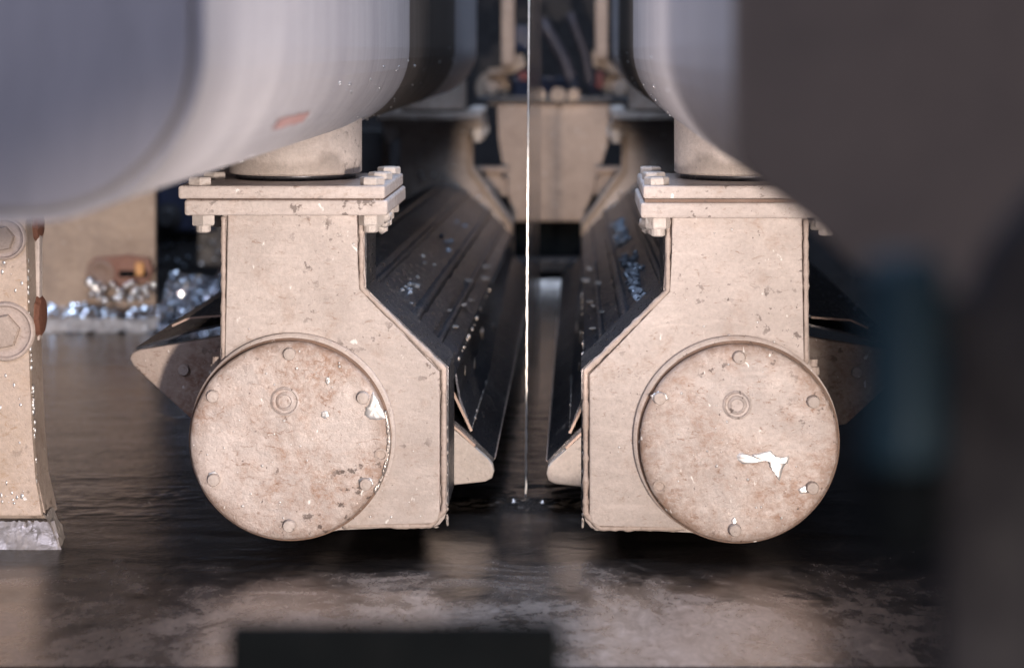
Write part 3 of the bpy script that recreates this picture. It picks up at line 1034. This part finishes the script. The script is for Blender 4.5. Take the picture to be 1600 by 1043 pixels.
# ------------------------------------------------------------------ back left: frame plate, lug, zinc skins
fp = thing('frame_plate', (*W(150, 470, 1.86)[:2], BATH), 'tan steel plate with a slotted lug, at the back left behind pale zinc crust', 'steel plate')
s = 1.86
x0, y0, z0 = W(-60, 470, s)
x1, _, z1 = W(243, 180, s)
obj('plate', box(x0, x1, y0, y0 + .03, -0.80, z1, 0.004), M['tan'], fp)
bm = prism([(a.x, a.z) for a in (W(150, 402, s), W(200, 397, s), W(236, 402, s), W(242, 420, s), W(236, 438, s), W(200, 448, s), W(160, 446, s), W(141, 430, s), W(140, 412, s))], y0 - .03, y0 - .001, 0.004)
lug = obj('lug', bm, M['rust'], fp)
c = W(161, 425, s)
obj('lug_eye', lathe([(0.040, -0.031), (0.041, -0.040), (0.030, -0.042), (0.012, -0.038)], (c.x, y0, c.z), 'Y', 28), M['groove'], lug)
a, b = W(189, 421, s), W(234, 431, s)
obj('slot', box(a.x, b.x, y0 - .0325, y0 - .0302, b.z, a.z, 0.001), M['black'], lug)
a, b = W(216, 408, s), W(229, 428, s)
obj('slot_pin', box(a.x, b.x, y0 - .045, y0 - .033, b.z, a.z, 0.003), M['amber'], lug)

a = W(20, 494, 1.80)
o = obj('zinc_crust', crumple((a.x, a.y, BATH), (0.41, 0, 0), (0, 0.12, 0.03), 70, 10, 0.010, 22), M['crust'], None)
o['kind'] = 'stuff'
a = W(20, 478, 1.84)
o = obj('zinc_crust', crumple((a.x, a.y, BATH + .008), (0.42, 0, 0), (0, 0.07, 0.050), 60, 8, 0.010, 25), M['dross'], None)
o['kind'] = 'stuff'
a = W(238, 512, 1.77)
o = obj('zinc_skin_heap', crumple((a.x, a.y, BATH), (0.42, 0.0, 0), (0.02, 0.14, 0.165), 50, 26, 0.030, 17, 0.9), M['dross'], None)
o['kind'] = 'stuff'
bm = bmesh.new()
for k in range(40):
    p = W(random.uniform(140, 240), random.uniform(440, 470), 1.835)
    blob(bm, p, random.uniform(.003, .011), lump=.8)
a, b = W(136, 436, 1.84), W(160, 462, 1.84)
tube(resample([a, a.lerp(b, .5) + Vector((.005, 0, -.003)), b], .012), 0.010, 7, .5, bm)
o = obj('zinc_drips', bm, M['zinc'], None, smooth=True)
o['kind'] = 'stuff'

md = thing('drive_housing', (*W(300, 400, 2.05)[:2], BATH), 'dark navy machine housing with a large bolt behind the glittering zinc heap', 'machine housing')
s = 2.05
a, b = W(238, 200, s), W(600, 418, s)
obj('body', box(a.x, b.x, a.y, a.y + .25, b.z, a.z, 0.01), M['dark'], md)
a, b = W(248, 250, s), W(340, 362, s)
bt = obj('navy_cover', box(a.x, b.x, W(0, 0, s).y - .04, W(0, 0, s).y - .001, b.z, a.z, 0.015), M['darkblue'], md)
c = W(266, 338, s)
obj('bolt_head', lathe([(0.046, -.040), (0.046, -.050), (0.030, -.052), (0.030, -.068), (0.025, -.072)], (c.x, W(0, 0, s).y, c.z), 'Y', 18), M['dark'], bt)
bm = bmesh.new()
for k in range(26):
    p = W(random.uniform(245, 345), random.uniform(370, 415), s)
    blob(bm, (p.x, p.y - .004, p.z), random.uniform(.002, .007), lump=.8)
obj('zinc_droplets', bm, M['flake'], md, kind='stuff')

# ------------------------------------------------------------------ back, between the knives
cp = thing('cross_plate', (*W(865, 345, 2.2)[:2], BATH), 'pale tan square plate, sides tapered in place of shade, behind the two air knives', 'steel plate')
s = 2.2
a, b = W(772, 162, s), W(962, 346, s)
q = [W(x_, y_, s) for x_, y_ in ((776, 162), (952, 162), (950, 225), (930, 290), (910, 346), (802, 346), (788, 270), (779, 215))]  # outline tapers to imitate shade on both sides of the square plate
obj('plate', prism([(v.x, v.z) for v in q], a.y, a.y + .03, 0.006), M['back'], cp)
a, b = W(745, 150, s), W(985, 162, s)
obj('top_rail', box(a.x, b.x, a.y - .01, a.y + .06, b.z + .001, a.z, 0.005), M['dark'], cp)
for px in (842, 872, 896):
    c = W(px, 148, s)
    r = 0.022 if px != 872 else 0.026
    obj('pipe_stub', lathe([(r, -.02), (r, .05)], (c.x, c.y, c.z), 'Y', 18), M['tan'], cp)
a, b = W(775, 346, s), W(960, 404, s)
obj('dark_gap_sheet', box(a.x, b.x, a.y + .05, a.y + .06, b.z, a.z), M['black'], cp)  # black sheet standing in for the dark gap under the plate
for sg, (pa, pb) in ((-1, (742, 792)), (1, (930, 968))):
    br = thing('pipe_bracket', (*W((pa + pb) / 2, 300, 2.14)[:2], BATH),
               'small cream bracket block behind the %s rear housing, beside the pale square plate' % ('left' if sg < 0 else 'right'), 'bracket', 'bracket blocks beside the square back plate')
    a, b = W(pa, 262, 2.14), W(pb, 270, 2.14)
    obj('flange', box(a.x, b.x, a.y, a.y + .1, b.z, a.z, .003), M['back'], br)
    if sg < 0:
        q = [W(pa, 270.5, 2.14), W(pb - 8, 270.5, 2.14), W(pb - 12, 305, 2.14), W(pa + 18, 288, 2.14), W(pa, 280, 2.14)]
    else:
        q = [W(pa + 6, 270.5, 2.14), W(pb, 270.5, 2.14), W(pb, 280, 2.14), W(pa + 22, 292, 2.14), W(pa + 10, 305, 2.14)]
    obj('block', prism([(v.x, v.z) for v in q], a.y + .01, a.y + .09, .003), M['back'], br)
    c = W(pb - 6 if sg < 0 else pa + 6, 288, 2.14)
    obj('bolt', lathe([(0.016, -.03), (0.016, .03)], (c.x, c.y + .03, c.z - .01), 'Z', 6), M['back'], br)
    # vertical post behind the duct
    pp = (783, 804) if sg < 0 else (930, 950)
    a, b = W(pp[0], -150, 2.25), W(pp[1], 102 if sg < 0 else 92, 2.25)
    o = obj('vertical_post', box(a.x, b.x, a.y, a.y + .05, b.z, a.z, .008), M['back'], None, origin=((a.x + b.x) / 2, a.y, b.z))
    tag(o, 'cream vertical post rising behind the end of the %s duct' % ('left' if sg < 0 else 'right'), 'post', 'cream posts behind the ducts')
    # roll bearing lump under it
    c = W(770 if sg < 0 else 967, 138, 2.3)
    rl = thing('roll_bearing', (c.x, c.y, c.z - .06), 'blurred tan roll bearing under the %s cream post' % ('left' if sg < 0 else 'right'), 'bearing', 'roll bearings under the cream posts')
    obj('bearing_housing', lathe([(0.058, -.03), (0.062, -.02), (0.062, .10), (0.055, .11)], c, 'Y', 32), M['tan'], rl)
    obj('bearing_cap', lathe([(0.032, -.0305), (0.032, -.042), (0.024, -.050), (0.006, -.052)], c, 'Y', 24), M['back'], rl)
    # bracket arm sloping to the post
    if sg < 0:
        q = [W(762, 108, 2.28), W(790, 104, 2.28), W(808, 84, 2.28), W(818, 86, 2.28), W(822, 104, 2.28), W(800, 116, 2.28), W(764, 119, 2.28)]
    else:
        q = [W(924, 78, 2.28), W(950, 92, 2.28), W(968, 112, 2.28), W(966, 118, 2.28), W(944, 110, 2.28), W(926, 104, 2.28)]
    o = obj('bracket_arm', prism([(v.x, v.z) for v in q], q[0].y, q[0].y + .04, .004), M['tan'], None, origin=q[0])
    tag(o, 'blurred tan bracket arm at the foot of the %s cream post' % ('left' if sg < 0 else 'right'), 'bracket', 'tan arms at the feet of the cream posts')
    a, b = (W(810, 112, 2.26), W(840, 126, 2.26)) if sg < 0 else (W(931, 112, 2.26), W(944, 138, 2.26))
    o = obj('red_clamp', box(a.x, b.x, a.y, a.y + .03, b.z, a.z, .006), M['redpart'], None, origin=a)
    tag(o, ('flat dark red clamp just right of the strip edge above the square plate' if sg < 0 else 'upright dark red clamp below the right cream post'), 'clamp', 'red clamps above the square plate')

for i, (p, q, r, lb) in enumerate((((845, 30), (905, 158), 0.022, 'thicker dark violet hose slanting down behind the strip'), ((890, 20), (928, 158), 0.016, 'thinner dark violet hose nearer the right cream post'))):
    a, b = W(p[0], p[1], 2.35 + .03 * i), W(q[0], q[1], 2.35 + .03 * i)
    o = obj('hose', tube(resample([a, a.lerp(b, .5) + Vector((.012, 0, .01)), b], .05), r, 10), M['hose'], None, smooth=True, origin=b)
    tag(o, lb, 'hose', 'dark hoses behind the strip')
a, b = W(800, 40, 2.42), W(832, 80, 2.42)
o = obj('blue_panel', box(a.x, b.x, a.y, a.y + .03, b.z, a.z, .005), M['darkblue'], None, origin=a)
tag(o, 'small navy panel left of the strip beside the left cream post', 'panel')
a, b = W(802, 120, 2.4), W(905, 158, 2.4)
o = obj('machine_box', box(a.x, b.x, a.y, a.y + .1, b.z, a.z, .01), M['darkblue'], None, origin=a)
tag(o, 'dim navy machine box above the pale square plate', 'machine box')

fr = thing('pot_rim', (*W(860, 440, 2.14)[:2], BATH), 'bright zinc-coated rim bar at the far end of the bath, seen between the knives', 'rim bar')
a, b = W(700, 427, 2.14), W(1010, 447, 2.14)
obj('zinc_coat', crumple((a.x, a.y, BATH - .01), (b.x - a.x, 0, 0), (0, .02, .036), 70, 6, .003, 20), M['crust'], fr)
a, b = W(700, 404, 2.15), W(1010, 426, 2.15)
obj('rim_bar', box(a.x, b.x, a.y, a.y + .08, b.z, a.z, .006), M['dark'], fr)

# ------------------------------------------------------------------ out-of-focus things close to the lens
s = 0.35
a, b = W(352, 974, s), W(878, 1120, s)
fb = thing('flat_bar', (-0.17, a.y, -1.6), 'blurred black flat bar at the bottom edge, close to the lens', 'flat bar')
obj('bar', box(a.x, b.x, a.y, a.y + .012, b.z, a.z, .005), M['black'], fb)
obj('stand', box(-0.182, -0.166, a.y + .0125, a.y + .03, -1.6, b.z + .03, .002), M['black'], fb)

pc = thing('hanger_post', W(1530, 1060, 0.25), 'blurred dark grey post along the right edge, close to the lens', 'post')
s = 0.25
q = [W(x_, y_, s) for x_, y_ in ((1468, 1095), (1472, 640), (1500, 500), (1560, 380), (1680, 240), (1800, 170), (1800, 1095))]
obj('shaft', prism([(v.x, v.z) for v in q], q[0].y, q[0].y + .02, .006), M['column'], pc)
obj('added_shade_panel', box(0.224, 1.60, -2.52, -2.50, -0.262, 0.55, .003), M['column'], pc)  # unseen panel added to keep the key light off the right end panel
obj('added_shade_sheet', box(0.995, 1.60, -2.4995, -2.49, -0.74, -0.12, .001), M['column'], pc)  # unseen sheet added to shade the wing of the right knife
cy = thing('air_cylinder', W(1400, 840, 0.235), 'blurred petrol-blue cylinder with a black end cap in front of the dark right panel', 'cylinder')
s = 0.235
c = W(1412, 0, s)
zt, zb2, zb3 = W(0, 420, s).z, W(0, 715, s).z, W(0, 850, s).z
obj('barrel', lathe([(0.010, zt + .005), (0.0150, zt), (0.0150, zb2), (0.012, zb2 - .002)], (c.x, c.y, 0), 'Z', 32), M['blue'], cy, smooth=False)
obj('end_cap', lathe([(0.011, zb2 - .0022), (0.0145, zb2 - .003), (0.0150, zb2 - .004), (0.0150, zb3 + .004), (0.012, zb3)], (c.x, c.y, 0), 'Z', 28), M['black'], cy)
obj('mounting_lug', box(c.x + .013, c.x + .03, c.y + .002, c.y + .012, zt - .03, zt - .01, .002), M['column'], cy)
